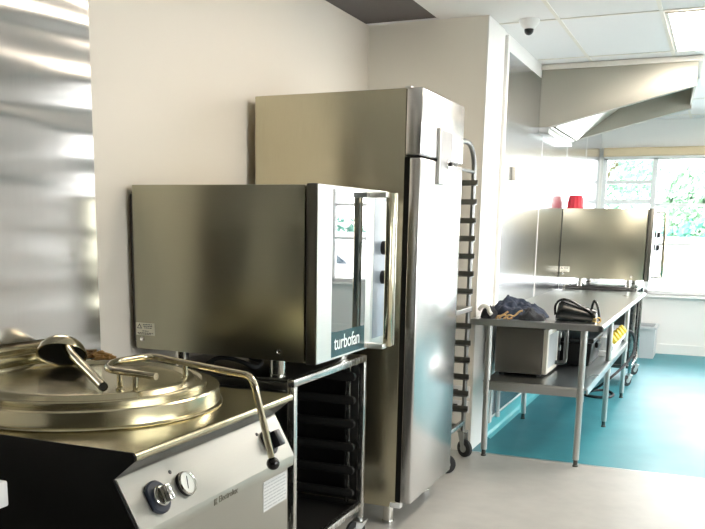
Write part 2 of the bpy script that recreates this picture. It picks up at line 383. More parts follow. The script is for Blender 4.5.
# ------------------------------------------------------------------ boiling kettle
KX0, KX1, KY0, KY1, KZ = -2.395, -1.38, 1.835, 2.78, .875
KC = (-1.937, 2.327)
K = thing('boiling_kettle', 'large round steam kettle with lever lid in a steel cabinet', 'boiling kettle', (-1.79, 2.31, 0))
prof = [(KX0,.08),(-1.40,.08),(-1.40,.606),(-1.376,.61),(-1.374,.645),(-1.455,.792),(-1.455,.80),(-1.40,.845),(-2.19,.845)]
b = nb(); prism(b, prof, 'y', KY0+.004, KY1-.004); obj('cabinet', b, 'steel_kfront', K)
b = nb(); prism(b, [(-1.4565,.7925),(-1.4545,.8005),(-1.4025,.8443),(-1.398,.8443),(-1.452,.7990),(-1.4535,.7925)], 'y', KY0+.005, KY1-.005); obj('undercut_shade', b, 'undercut_steel', K)  # darker steel strip paints the shade of the undercut
b = nb(); prism(b, [(KX0,.08),(-1.402,.08),(-1.402,.606),(-1.378,.612),(-1.376,.645),(-1.457,.792),(-1.385,.852),(-1.381,.864),(-1.390,.8755),(KX0,.8755)], 'y', KY0-.003, KY0+.0035); obj('side_panel', b, 'kshade', K)['label'] = 'steel side panel coloured black as deep shade'  # shade on this steel side is put into its black colour
b = nb(); prism(b, [(KX0,.08),(-1.402,.08),(-1.402,.606),(-1.378,.612),(-1.376,.645),(-1.457,.792),(-1.385,.858),(KX0,.87)], 'y', KY1-.0035, KY1); obj('side_panel', b, 'kshade', K)['label'] = 'steel side panel coloured black as deep shade'  # blackened so the fridge side mirrors something dark
obj('shade_plinth', bx(-2.20,-1.52, KY0+.12, KY1-.10, -.133, .0795), 'kshade', K)  # unseen dark block added to hide the lit floor from reflections
# worktop with rolled front edge
roll = [(-1.392 + .0125*math.cos(a), .862 + .0125*math.sin(a)) for a in [PI/2 - i*PI/8 for i in range(9)]]
b = nb(); prism(b, [(KX0,.846),(KX0,KZ)] + roll + [(-1.40,.8475)], 'y', KY0+.0036, KY1+.001); obj('worktop', b, 'steel_kettle', K)
for sg in (1, -1):                 # raised corner ledges behind the pan
    yE = KY1 if sg == 1 else KY0
    pr_ = [(KC[0]+.462*math.cos(a), KC[1]+sg*.462*math.sin(a)) for a in [math.radians(d) for d in range(100, 152, 4)]] + [(KX0, KC[1]+sg*.20), (KX0, yE), (-2.02, yE)]
    b = nb(); prism(b, pr_, 'z', KZ+.0005, .950, .003); obj('corner_ledge', b, 'steel_kettle', K)
hp = nb(); prism(hp, [(KX0,.936),(-2.26,.956),(-2.262,.972),(-2.275,.976),(-2.264,.984),(-2.262,1.008),(-2.28,1.014),(-2.275,1.03),(-2.29,1.043),(KX0,1.043)], 'y', KY0+.05, 2.52, .002); obj('hinge_housing', hp, 'steel_kettle', K)
# control panel plate on the sloping face
pn = Vector((.876,0,.483)); pd = Vector((.483,0,-.876)); p0 = Vector((-1.455,0,.792))
def onp(s, y, h=0): return p0 + pd*s + pn*h + Vector((0,y,0))
b = nb()
c = [onp(.004, KY0+.005, .0006), onp(.004, KY1-.005, .0006), onp(.1635, KY1-.005, .0006), onp(.1635, KY0+.005, .0006)]
c2 = [p + pn*.002 for p in c]
A = [b.verts.new(p) for p in c]; B = [b.verts.new(p) for p in c2]
b.faces.new(A); b.faces.new(B[::-1])
for i in range(4): b.faces.new((A[i], B[i], B[(i+1)%4], A[(i+1)%4]))
CP = obj('control_panel', b, 'steel_kpanel', K, smooth=False)
def bezel(bm, s, y, r, h, flat=.8):
    ring = []
    for hh, rr in ((.002, r), (h, r), (h+.004, r*.88)):
        ring.append([onp(s + max(-flat, min(flat, math.sin(a)))*rr, y + math.cos(a)*rr, hh) for a in [2*PI*k/40 for k in range(40)]])
    R_ = [[bm.verts.new(p) for p in q] for q in ring]
    for A, B in zip(R_, R_[1:]):
        for k in range(40): bm.faces.new((A[k], A[(k+1)%40], B[(k+1)%40], B[k]))
    bm.faces.new(R_[-1]); bm.faces.new(R_[0][::-1])
# left selector: navy bezel, steel barrel and thumb bar
bb_ = nb()
def bez2(bm, s, y, ry, rs):
    rings = []
    for hh, k in ((.002,1),(.010,1),(.014,.9)):
        rings.append([bm.verts.new(onp(s + math.sin(a)*rs*k, y + max(-.82,min(.82,math.cos(a)))*ry*k, hh)) for a in [2*PI*i/40 for i in range(40)]])
    for A, B in zip(rings, rings[1:]):
        for i in range(40): bm.faces.new((A[i], A[(i+1)%40], B[(i+1)%40], B[i]))
    bm.faces.new(rings[-1]); bm.faces.new(rings[0][::-1])
bez2(bb_, .093, 1.962, .052, .050); BZ = obj('bezel', bb_, 'navy_plastic', K); BZ['label'] = 'navy flat-sided bezel'
b = nb(); lathe(b, [(0,0),(.031,0),(.031,.010),(.028,.012),(.028,.018),(0,.018)], onp(.093,1.962,.014), 32, pn); obj('knob_skirt', b, 'chrome', BZ)
b = nb()
for (s0,s1,ya,yb,h0,h1) in ((-.024,.024,-.011,.011,.032,.058),):
    pts = [onp(.093+s, 1.962+y, h) for h in (h0,h1) for (s,y) in ((s0,ya),(s1,ya),(s1,yb),(s0,yb))]
    v = [b.verts.new(p) for p in pts]
    for f in ((0,1,2,3),(7,6,5,4),(0,4,5,1),(1,5,6,2),(2,6,7,3),(3,7,4,0)): b.faces.new([v[i] for i in f])
bmesh.ops.bevel(b, geom=b.edges[:], offset=.004, segments=2, profile=.5, affect='EDGES')
obj('knob_grip', b, 'chrome', BZ)
# gauge
b = nb(); lathe(b, [(.038,.010),(.038,.014),(.035,.018),(.033,.017),(.033,.011)], onp(.092,2.106,.002), 40, pn); G = obj('gauge', b, 'chrome', K)
b = nb(); lathe(b, [(.0375,0),(.0385,.001),(.0385,.011),(.036,.0115)], onp(.092,2.106,.0015), 40, pn); obj('gauge_gasket', b, 'blackm', G)
b = nb(); lathe(b, [(0,.0115),(.0328,.0115)], onp(.092,2.106,.002), 32, pn); obj('gauge_face', b, 'gauge_face', G)
b = nb(); tube(b, [onp(.108,2.099,.0148), onp(.072,2.116,.0148)], .0012, 6); obj('gauge_needle', b, 'ink', G)
for s, y in ((.041,2.066),(.042,2.599)):
    b = nb(); lathe(b, [(.0065,0),(.0065,.002),(.005,.0035),(0,.004)], onp(s,y,.002), 16, pn); obj('pilot_light', b, 'ink', K)
# right selector behind the lever
b = nb(); bez2(b, .084, 2.648, .045, .046); BZ2 = obj('bezel', b, 'black', K); BZ2['label'] = 'black flat-sided bezel'
b = nb()
pts = [onp(.084+s, 2.66+y, h) for h in (.014,.045) for (s,y) in ((-.03,-.014),(.03,-.014),(.03,.03),(-.03,.03))]
v = [b.verts.new(p) for p in pts]
for f in ((0,1,2,3),(7,6,5,4),(0,4,5,1),(1,5,6,2),(2,6,7,3),(3,7,4,0)): b.faces.new([v[i] for i in f])
bmesh.ops.bevel(b, geom=b.edges[:], offset=.006, segments=2, profile=.5, affect='EDGES')
obj('knob_grip', b, 'black', BZ2)
# maker's mark on the lip below the panel, and rating plate
LT = text('brand_lettering', 'Electrolux', .0285, (-1.3738, 2.245, .6195), (0,1,0), (0.02,0,1), 'logo_ink', K, depth=.0004, bold=.0004)
b = nb()
box(b, -1.3748, -1.3732, 2.218, 2.222, .617, .637); box(b, -1.3752, -1.3738, 2.218, 2.236, .617, .620)
prism(b, [(2.224,.637),(2.236,.637),(2.236,.633),(2.230,.626),(2.236,.622),(2.236,.6205),(2.224,.6205),(2.228,.627)], 'x', -1.3752, -1.3738)
obj('brand_emblem', b, 'logo_ink', K, smooth=False)
b = bx(-1.4, -1.3985, 2.585, 2.768, .478, .588, .0005, 1); SL = obj('rating_plate', b, 'sticker', K); SL['label'] = 'pale blue-grey instruction sticker'
b = nb()
for i in range(8):
    z = .578 - i*.0125
    y = 2.592
    while y < 2.75:
        w = random.uniform(.012,.04); w = min(w, 2.76-y); box(b, -1.3986, -1.398, y, y+w, z-.003, z+.001); y += w+.006
obj('printed_lines', b, 'ink_grey', SL, smooth=False)
# pan collar and lid
b = nb(); lathe(b, [(.452,0),(.456,.004),(.452,.008),(.446,.010),(.445,.056),(.441,.061),(.40,.061),(.398,.055)], (*KC, KZ+.0005), 96); obj('collar', b, 'steel_kettle', K)
b = nb(); lathe(b, [(.398,.0),(.398,.020),(.394,.024),(.386,.024),(.378,.015),(.368,.015),(.362,.020),(.356,.032),(.350,.036),(.338,.036),(.332,.030),(.326,.024),(.20,.025),(0,.027)], (*KC, .931), 96)
LID = obj('lid', b, 'steel_lid', K)
path = fillet([(-1.561,2.19,1.016),(-1.785,2.225,1.016),(-1.86,2.36,1.016),(-1.83,2.535,1.016),(-1.345,2.395,1.006),(-1.322,2.388,.975),(-1.284,2.428,.735)], .055, 8)
b = nb(); tube(b, path, .0115, 14); LH = obj('lid_lever', b, 'chrome_warm', K)
b = nb(); lathe(b, [(.0001,-.022)]+[(.022*math.cos(a), .022*math.sin(a)) for a in [-PI/2+i*PI/12 for i in range(1,12)]]+[(.0001,.022)], (-1.280,2.432,.712), 24); obj('ball_knob', b, 'ballblack', LH)
for x, y in ((-1.652,2.206),(-1.72,2.215),(-1.648,2.482)):
    b = nb(); cyl(b, (x,y,.9565), (x,y,1.008), .0085, 14); lathe(b, [(.014,0),(.014,.004),(.009,.007)], (x,y,.9562), 16); obj('lever_post', b, 'chrome_warm', LH)
b = nb(); box(b, -2.06,-1.995, 1.925, 1.94, .935, .962, .004); obj('lid_latch', b, 'chrome', K)
for x in (KX0+.16, -1.47):
    for y in (KY0+.07, KY1-.07):
        b = nb(); cyl(b, (x,y,-.1339), (x,y,.0795), .028); obj('leg', b, 'chrome', K)
# worktop corner that just enters the picture beside the kettle
W = thing('work_bench', 'corner of a pale bench top beside the shade-blackened kettle side', 'bench', (-1.88, .9, 0))
obj('bench_top', bx(XL+.01, -1.565, .25, 1.562, .783, .85, .006), 'white_coat', W)
obj('undershelf', bx(XL+.03, -1.75, .3, 1.45, .2, .23, .004), 'dark_steel', W)
for x in (-2.16, -1.78):
    for y in (.33, 1.42):
        b = nb(); cyl(b, (x,y,0), (x,y,.783), .02); obj('leg', b, 'dark_steel', W)

# ladle resting on the lid: half-bell bowl and tubular handle
L = thing('ladle', 'steel scoop with hollow tube handle lying on the kettle lid', 'ladle', (-2.02, 2.38, .96))
cen = Vector((-2.155,2.445,1.008)); ax = Vector((-.30,.50,.81)).normalized()
b = nb(); R_ = .088
lathe(b, [(R_*math.cos(a), R_*.78*math.sin(a)) for a in [i*PI/20 for i in range(10)]]+[(.0001,R_*.78)], cen, 36, ax)
lathe(b, [(R_*.95*math.cos(a), R_*.72*math.sin(a)) for a in [i*PI/20 for i in range(10)]]+[(.0001,R_*.72)], cen, 36, ax)
BW = obj('bowl', b, 'chrome_warm', L)
b = nb(); lathe(b, [(R_*.95,0),(R_*1.03,-.001),(R_*1.03,.004),(R_,.004)], cen, 36, ax); obj('rim', b, 'chrome_warm', BW)
b = nb(); lathe(b, [(0,.004),(R_*.93,.004)], cen, 36, ax); obj('hollow', b, 'blackm', BW)['label'] = 'black disc painting the shaded hollow'  # flat black disc across the mouth paints the shade inside
hp_ = spline([(-2.18,2.475,1.046),(-2.13,2.435,1.048),(-2.03,2.36,1.026),(-1.87,2.25,.995),(-1.73,2.145,.976)], 6)
b = nb(); tube(b, hp_, .0155, 14, caps=False); tube(b, hp_, .013, 14, caps=False); HD = obj('handle', b, 'chrome_warm', L)
b = nb(); cyl(b, Vector(hp_[-1])-Vector((.05,-.05,-.011))*.1, Vector(hp_[-1])-Vector((.05,-.05,-.011))*.08, .0128, 14); obj('plug', b, 'dark_steel', HD)

# scraps on the rear upstand
def lump(name, mat, c, r, label, cat, sq=(1,1,1), amp=.5, fr=40, seed=0):
    b = nb(); bmesh.ops.create_icosphere(b, subdivisions=4, radius=1)
    for v in b.verts:
        d = 1 + amp*noise.noise(v.co*fr*.05 + Vector((seed,seed*2,0))) + amp*.5*noise.noise(v.co*fr*.15+Vector((seed,0,3)))
        v.co = Vector((v.co.x*sq[0], v.co.y*sq[1], max(v.co.z,-.35)*sq[2]))*r*d
    zmin = min(v.co.z for v in b.verts)
    for v in b.verts: v.co += Vector(c) - Vector((0,0,zmin))
    return tag(obj(name, b, mat), label, cat)
lump('crumpled_rag', 'food', (-2.20,2.735,.951), .032, 'small crumpled brown rag on the ledge behind the kettle', 'rag', (1.5,.8,.55), .6, 45, 3)
lump('crumpled_tissue', 'beige', (-2.24,2.752,.951), .014, 'small pale tissue scrap on the ledge beside the brown rag', 'tissue', (.9,1.5,.5), .7, 50, 8)
lump('plastic_wrapper', 'blue_film', (-2.30,2.735,.951), .028, 'small crumpled blue plastic wrapper behind the scoop', 'wrapper', (1.5,.9,.5), .7, 50, 5)

KS = .917                          # the kettle is an 800 mm deep model; what lies on it keeps its place
for o_ in [q for q in COL.objects if q.parent is None and (q is K or q is L or q.name in ('crumpled_rag', 'crumpled_tissue', 'plastic_wrapper'))]:
    o_.location = Vector((o_.location.x*KS, o_.location.y*KS, o_.location.z*KS + .1228)); o_.scale = (KS, KS, KS)
# ------------------------------------------------------------------ convection oven and its stand
OY0, OY1 = 2.93, 3.66
OV = thing('convection_oven', 'convection oven on the black-railed stand behind the kettle', 'oven', (-1.78, 3.3, .90), 'countertop convection ovens')
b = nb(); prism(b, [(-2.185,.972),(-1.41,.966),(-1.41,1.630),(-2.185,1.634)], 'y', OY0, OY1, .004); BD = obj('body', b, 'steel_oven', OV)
obj('rear_cover', bx(-2.21,-2.1855, OY0+.02, OY1-.02, 1.0, 1.60, .004), 'dark_steel', OV)
b = nb()
for x, z in ((-1.516,1.002),(-2.152,1.012)):
    b = nb(); lathe(b, [(.010,0),(.010,.002),(.007,.003),(.006,.0015),(0,.0015)], (x,OY0,z), 16, (0,-1,0)); obj('screw', b, 'chrome', BD)
b = bx(-2.182,-2.090, OY0-.0015, OY0, 1.028, 1.080); WS = obj('warning_sticker', b, 'sticker_cream', BD)
b = nb()
prism(b, [(-2.176,1.056),(-2.152,1.056),(-2.164,1.076)], 'y', OY0-.0022, OY0-.0016)
obj('warning_triangle', b, 'ink', WS, smooth=False)
b = nb(); prism(b, [(-2.1715,1.0585),(-2.1565,1.0585),(-2.164,1.0705)], 'y', OY0-.0028, OY0-.0023); obj('triangle_field', b, 'sticker_cream', WS, smooth=False)
b = nb()
for z,x0,x1 in ((1.073,-2.146,-2.10),(1.066,-2.144,-2.098),(1.059,-2.14,-2.104),(1.046,-2.15,-2.12),(1.038,-2.174,-2.098),(1.033,-2.17,-2.11)):
    x = x0
    while x < x1-.004:
        w = random.uniform(.004,.012); box(b, x, min(x+w,x1), OY0-.0022, OY0-.0016, z-.0016, z+.0012); x += w+.003
obj('printed_lines', b, 'ink', WS, smooth=False)
# door: dark edge, bright frame with glass, badge, handle
DX0, DX1, DY1, DZ0, DZ1 = -1.402, -1.356, 3.475, .962, 1.634
DR = obj('door', bx(DX0, DX1-.004, OY0-.004, DY1, DZ0, DZ1, .004), 'steel_edge', OV)
GY0, GY1 = 3.062, 3.412
b = nb(); x0, x1 = DX1-.0035, DX1
box(b, x0, x1, OY0-.002, GY0, DZ0+.003, DZ1-.003); box(b, x0, x1, GY1, DY1, DZ0+.003, DZ1-.003)
box(b, x0, x1, GY0, GY1, DZ0+.003, DZ0+.010); box(b, x0, x1, GY0, GY1, DZ1-.014, DZ1-.003)
obj('door_frame', b, 'steel_panel', DR, smooth=False)
obj('glass', bx(DX1-.0035, DX1-.001, GY0, GY1, DZ0+.010, DZ1-.014), 'door_glass', DR, smooth=False)
obj('badge', bx(DX1-.0008, DX1+.0002, GY0+.002, GY1-.002, DZ0+.011, 1.070), 'badge', DR, smooth=False)
text('brand_lettering', 'turbofan', .080, (DX1+.0004, 3.092, 1.000), (0,1,0), (0,0,1), 'badge_txt', DR, depth=.0004, spacing=.96, bold=.0004)
HX = -1.283
b = nb(); prism(b, [(HX-.014,3.478),(HX+.010,3.478),(HX+.018,3.50),(HX+.012,3.535),(HX-.002,3.54),(HX-.012,3.52)], 'z', .972, 1.622, .003); HN = obj('handle', b, 'chrome_warm', DR)
b = nb(); box(b, HX-.002, HX+.013, 3.5405, 3.549, .972, 1.622, .002); obj('handle_edge', b, 'steel_panel', HN)
for z0 in (.965, 1.60): obj('handle_bracket', bx(DX1-.01, HX, 3.44, 3.49, z0, z0+.022, .003), 'steel_panel', HN)
PN = obj('control_panel', bx(DX0, DX1-.002, DY1+.004, OY1, DZ0, DZ1, .003), 'steel_panel', OV)
obj('panel_film', bx(DX1-.002, DX1-.001, DY1+.03, OY1-.02, 1.0, 1.60), 'film_blue', PN, smooth=False)
for z in (1.39, 1.262):
    b = nb(); lathe(b, [(.030,0),(.030,.012),(.024,.028),(0,.030)], (DX1-.001, 3.612, z), 24, (1,0,0)); obj('knob', b, 'black', PN)
for x in (-1.99, -1.545):
    for y in (OY0+.045, OY1-.06):
        b = nb(); cyl(b, (x,y,.898), (x,y,.975), .030, 20); lathe(b, [(.033,0),(.033,.010),(.030,.012)], (x,y,.898), 20); obj('foot', b, 'chrome', OV)

# stand
S0, S1, SX0, SX1 = 2.93, 3.69, -2.15, -1.45
ST = thing('oven_stand', 'steel stand with black tray rails under the oven behind the kettle', 'oven stand', (-1.8, 3.3, 0), 'oven stands on castors')
obj('top_plate', bx(SX0, SX1-.032, S0+.004, S1-.004, .884, .897, .003), 'dark_steel', ST)
b = nb(); box(b, SX1-.03, SX1, S0, S1, .868, .8975, .003); obj('front_rail', b, 'steel', ST)
b = nb(); box(b, SX0, SX0+.03, S0, S1, .868, .8975, .003); obj('rear_rail', b, 'steel', ST)
for y in (S0, S1-.03):
    obj('top_side_rail', bx(SX0+.031, SX1-.031, y, y+.03, .852, .883, .003), 'dark_steel', ST)
for x in (SX0, SX1-.03):
    for y in (S0, S1-.03):
        obj('post', bx(x, x+.03, y, y+.03, .115, .8675, .003), 'steel', ST)
obj('bottom_front_rail', bx(SX1-.03, SX1, S0+.031, S1-.031, .16, .19, .003), 'steel', ST)
obj('bottom_rear_rail', bx(SX0, SX0+.03, S0+.031, S1-.031, .16, .19, .003), 'steel', ST)
for y in (S0, S1-.03): obj('bottom_side_rail', bx(SX0+.031, SX1-.031, y, y+.03, .16, .19, .003), 'dark_steel', ST)
for y, inn in ((S0+.034, 1), (S1-.034, -1)):
    obj('rail_carrier', bx(-1.535, -1.512, min(y, y+.014*inn), max(y, y+.014*inn), .191, .851, .002), 'steel', ST)
    obj('rail_carrier', bx(-2.10, -2.077, min(y, y+.014*inn), max(y, y+.014*inn), .191, .851, .002), 'steel', ST)
    for i in range(6):
        z = .80 - i*.112
        ya = y + .016*inn
        b = nb(); prof = [(-1.50+.02*math.cos(a), z+.02*math.sin(a)) for a in [-PI/2+i_*PI/8 for i_ in range(9)]] + [(-2.11+.02*math.cos(a), z+.02*math.sin(a)) for a in [PI/2+i_*PI/8 for i_ in range(9)]]
        prism(b, prof, 'y', ya, ya+.022*inn, .003); obj('tray_rail', b, 'blackm', ST)
        if inn == 1:
            b = nb(); tube(b, fillet([(-1.512,ya,z-.028),(-1.492,ya+.01,z-.03),(-1.480,ya+.012,z-.02)], .008), .006, 8); obj('rail_hook', b, 'galv', ST)
def caster(x, y, parent, r=.05, w=.028, top=.115, ang=.5, wheelmat='rubber'):
    d = Vector((math.cos(ang), math.sin(ang), 0)); n = Vector((-d.y, d.x, 0)); hub = Vector((x,y,r)) - d*.022
    b = nb()
    for s in (-1, 1):
        o_ = n*s*(w/2+.004)
        pts = [Vector((x,y,top-.02))+o_+d*.028, Vector((x,y,top-.02))+o_-d*.028, hub+o_-d*.012-Vector((0,0,.01)), hub+o_+d*.012-Vector((0,0,.01))]
        A = [b.verts.new(p+n*.0015) for p in pts]; B = [b.verts.new(p-n*.0015) for p in pts]
        b.faces.new(A); b.faces.new(B[::-1])
        for i in range(4): b.faces.new((A[i],B[i],B[(i+1)%4],A[(i+1)%4]))
    box(b, x-.03, x+.03, y-.03, y+.03, top-.02, top-.014); cyl(b, (x,y,top-.014), (x,y,top), .014, 14)
    c_ = obj('caster', b, 'galv', parent)
    b = nb(); lathe(b, [(.012,-w/2),(r*.8,-w/2),(r,-w/2+.006),(r,w/2-.006),(r*.8,w/2),(.012,w/2)], hub, 28, n); obj('wheel', b, wheelmat, c_)
    b = nb(); lathe(b, [(0,-w/2-.001),(r*.45,-w/2-.001),(r*.45,w/2+.001),(0,w/2+.001)], hub, 20, n); obj('wheel_hub', b, 'galv', c_)
    return c_
for x in (SX0+.015, SX1-.015):
    for y in (S0+.015, S1-.015): caster(x, y, ST, ang=.9)
obj('side_shade_sheet', bx(SX0+.034, SX1-.034, S0+.012, S0+.016, .195, .848), 'dark_steel', ST, smooth=False)  # added dark sheet, closes the stand against light
obj('side_shade_sheet', bx(SX0+.034, SX1-.034, S1-.016, S1-.012, .195, .848), 'dark_steel', ST, smooth=False)  # added dark sheet, darkens what the fridge side reflects
obj('rear_shade_sheet', bx(SX0+.03, SX0+.034, S0+.034, S1-.034, .195, .85), 'dark_steel', ST, smooth=False)  # added dark sheet, keeps the stand interior dim
obj('bottom_shelf', bx(SX0+.031, SX1-.031, S0+.031, S1-.031, .163, .17), 'blackm', ST, smooth=False)
# flexible lead lying between oven and stand
b = nb(); tube(b, spline([(-1.92,3.10,.9085),(-1.90,3.02,.912),(-1.85,3.01,.94),(-1.79,3.0,.95),(-1.73,3.02,.935),(-1.70,3.07,.909),(-1.74,3.2,.908),(-1.85,3.3,.908)], 6), .009, 10)
tag(obj('power_lead', b, 'rubber'), 'black power lead coiled on the stand under the near oven', 'power lead')

# ---- far oven and stand: same models
DX, DY, DZo = .765, 5.76, .03
O2 = copy_tree(OV); O2.location += Vector((DX, DY, .045)); O2['label'] = 'convection oven by the far window with a red tub on top'
S2 = copy_tree(ST); S2.location += Vector((DX, DY, 0)); S2.scale.z = 1.05; S2['label'] = 'steel oven stand at the far end of the table'
# red ribbed tub on the far oven
b = nb(); wob = lambda k: 1 + .035*math.cos(k*PI*2/6)
lathe(b, [(0,0),(.078,0),(.078,.004),(.062,.118),(.056,.124),(0,.124)], (-1.325, 8.80, 1.6805), 72, wob=wob)
tag(obj('ribbed_tub', b, 'red', ang=60), 'upturned red ribbed plastic tub on top of the far oven', 'tub')

# ------------------------------------------------------------------ tall fridge
F0, F1, FT = 3.92, 4.625, 2.105
FR = thing('upright_fridge', 'tall steel upright fridge between the oven and the tray rack', 'fridge', (-1.75, 4.27, 0))
BDY = obj('body', bx(-2.165,-1.375, F0, F1, .098, FT, .004), 'steel_fridge', FR)
obj('gasket', bx(-1.3745,-1.353, F0+.012, F1-.012, .12, 1.80), 'blackm', FR)
obj('door', bx(-1.352,-1.295, F0-.001, F1+.001, .125, 1.798, .009, 3), 'steel_door', FR)
UP = obj('upper_panel', bx(-1.3745,-1.295, F0-.001, F1+.001, 1.807, FT+.002, .009, 3), 'steel_door', FR)
obj('top_clip', bx(-1.385,-1.355, F0+.005, F0+.05, FT+.0025, FT+.01, .002), 'steel_panel', FR)
HP = obj('handle', bx(-1.2945,-1.280, 4.165, 4.375, 1.69, 1.955, .004), 'steel_panel', FR)
obj('handle_inset', bx(-1.2798,-1.2785, 4.182, 4.364, 1.70, 1.945), 'inset_grey', HP, smooth=False)
b = nb(); lathe(b, [(.022,0),(.022,.004),(.016,.006),(0,.006)], (-1.2785, 4.30, 1.79), 24, (1,0,0)); obj('lock_rosette', b, 'chrome', HP)
b = nb(); lathe(b, [(.010,0),(.010,.012),(0,.012)], (-1.2725, 4.30, 1.79), 18, (1,0,0)); box(b, -1.2605,-1.258, 4.298,4.302, 1.782,1.798); obj('lock', b, 'blackm', HP)
obj('hinge', bx(-1.40,-1.345, F0-.008, F0+.03, .10, .1245, .002), 'white_plastic', FR)
for x in (-2.10,-1.43):
    for y in (F0+.055, F1-.055):
        b = nb(); cyl(b, (x,y,.012), (x,y,.0975), .027, 24); lathe(b, [(0,0),(.03,0),(.03,.012),(.027,.012)], (x,y,0), 24); obj('leg', b, 'chrome', FR)

# ------------------------------------------------------------------ tray rack
RX0, RX1, RY0, RY1 = -2.05, -1.440, 4.965, 5.41
RK = thing('tray_rack', 'tall wheeled tray rack between the fridge and the white corner', 'tray rack', (-1.74, 5.21, 0))
for x in (RX0, RX1):
    pts = fillet([(x,RY0,.15),(x,RY0,1.985),(x,RY1,1.985),(x,RY1,.15)], .20, 12)
    b = nb(); tube(b, pts, .0155, 10); obj('end_hoop', b, 'rack', RK)
    b = nb(); tube(b, [(x,RY0,1.82),(x,RY1,1.82)], .010, 8); obj('cross_bar', b, 'rack', RK)
    obj('bottom_bar', bx(x-.012,x+.012, RY0+.0, RY1, .215, .245, .003), 'steel', RK)
for y in (RY0, RY1): obj('base_rail', bx(RX0,RX1, y-.012, y+.012, .19, .213, .003), 'rack', RK)
RZ = [1.76,1.645,1.53,1.42,1.31,1.20,1.09,.98,.87,.76,.65,.54,.43,.33]
for y, inn in ((RY0, 1), (RY1, -1)):
    for z in RZ:
        b = nb(); ya = y + .0135*inn
        box(b, RX0-.01, RX1+.03, min(ya, ya+.004*inn), max(ya, ya+.004*inn), z-.018, z+.012); box(b, RX0-.01, RX1+.03, min(ya, ya+.04*inn), max(ya, ya+.04*inn), z-.022, z-.018)
        obj('tray_rail', b, 'rack', RK, smooth=False)
for x in (RX0, RX1):
    for y in (RY0, RY1): caster(x, y, RK, r=.058, w=.032, top=.188, ang=PI-.5 if y > 5.2 else PI+.3)
def tray(z, label, dx=0):
    b = nb(); x0, x1, y0, y1 = RX0+.02+dx, RX1+.01+dx, RY0+.022, RY1-.022
    box(b, x0, x1, y0, y1, z, z+.003)
    for (a0,a1,c0,c1) in ((x0,x0+.004,y0,y1),(x1-.004,x1,y0,y1),(x0+.004,x1-.004,y0,y0+.004),(x0+.004,x1-.004,y1-.004,y1)): box(b, a0,a1,c0,c1, z+.003, z+.024)
    tube(b, [(x0,y0,z+.025),(x1,y0,z+.025),(x1,y1,z+.025),(x0,y1,z+.025)], .004, 6, closed=True)
    return tag(obj('baking_tray', b, 'alu', ang=50), label, 'baking tray', 'trays in the wheeled rack')
tray(.98-.0175, 'pale baking tray sticking out at mid height of the tray rack', .02)

# wall sockets behind the rack, wall switch on the steel
for z, lab in ((.405, 'upper white double socket low on the wall behind the tray rack'), (.305, 'lower white double socket low on the wall behind the tray rack')):
    t = thing('wall_socket', lab, 'wall socket', (-1.50, YE, z), 'sockets behind the tray rack')
    obj('plate', bx(-1.565,-1.44, YE-.010, YE-.001, z-.04, z+.04, .003), 'white_plastic', t)
    for x in (-1.535, -1.475):
        obj('outlet', bx(x-.016,x+.016, YE-.014, YE-.0101, z-.02, z+.016, .003), 'black', t)
t = thing('wall_switch', 'small cream switch box on the first steel wall sheet', 'switch', (XS, 6.43, 1.87))
obj('switch_box', bx(XS+.0055, XS+.035, 6.39, 6.47, 1.82, 1.92, .005), 'cream_plastic', t)
obj('switch_button', bx(XS+.0352, XS+.040, 6.415, 6.445, 1.85, 1.89, .002), 'white_plastic', t)
b = nb(); tube(b, [(XS+.02, 6.27, .12),(XS+.02,6.27,.60)], .012, 10); lathe(b, [(.017,0),(.017,.03),(.012,.035)], (XS+.02,6.27,.1), 14)
tag(obj('drain_pipe', b, 'white_plastic'), 'thin white pipe down the wall behind the table legs', 'pipe')

# ------------------------------------------------------------------ range hood
HY0, HY1 = 7.3, 8.5
H = thing('range_hood', 'big steel extraction hood with slanted lower edge over the far end', 'hood', (-.85, 7.9, 2.285))
hp2 = [(-1.425,2.285),(-1.35,2.285),(-.275,2.552),(-.275,2.722),(-1.425,2.722)]
b = nb(); prism(b, hp2, 'y', HY0, HY0+.016, .002); obj('near_end_panel', b, 'steel_hood', H)
b = nb(); prism(b, [(-1.425,2.285),(-1.35,2.285),(-.345,2.535),(-.345,2.722),(-1.425,2.722)], 'y', HY1-.016, HY1, .002); obj('far_end_panel', b, 'steel_hood', H)
b = nb(); prism(b, [(-.291,HY0+.0165),(-.276,HY0+.0165),(-.346,HY1-.0165),(-.361,HY1-.0165)], 'z', 2.555, 2.722); obj('front_panel', b, 'steel_hood', H)
obj('back_panel', bx(-1.425,-1.41, HY0+.0165, HY1-.0165, 2.285, 2.722), 'steel_hood', H)
obj('top_panel', bx(-1.409,-.365, HY0+.0165, HY1-.0165, 2.70, 2.72), 'steel_hood', H)
b = nb(); prism(b, [(-1.32,2.30),(-1.30,2.285),(-.80,2.66),(-.82,2.675)], 'y', HY0+.05, HY1-.05); obj('filter_bank', b, 'steel_panel', H)
obj('drip_gutter', bx(-1.425,-1.345, HY0, HY1, 2.235, 2.284, .004), 'galv', H)
b = nb(); tube(b, [(-1.35,HY0+.008,2.283),(-.272,HY0+.008,2.550)], .008, 8); tube(b, [(-1.35,HY1-.008,2.283),(-.345,HY1-.008,2.533)], .008, 8); tube(b, [(-1.335,HY0+.02,2.284),(-1.335,HY1-.02,2.284)], .010, 8)
obj('edge_bead', b, 'steel_panel', H)
b = nb(); box(b, -1.425,-.245, HY0-.02, HY0+.03, 2.7225, CZ-.006, .002); box(b, -.285,-.245, HY0+.031, HY1, 2.7225, CZ-.006, .002)
obj('fascia', b, 'ceil_grid', H)['label'] = 'cream strip along the hood top'

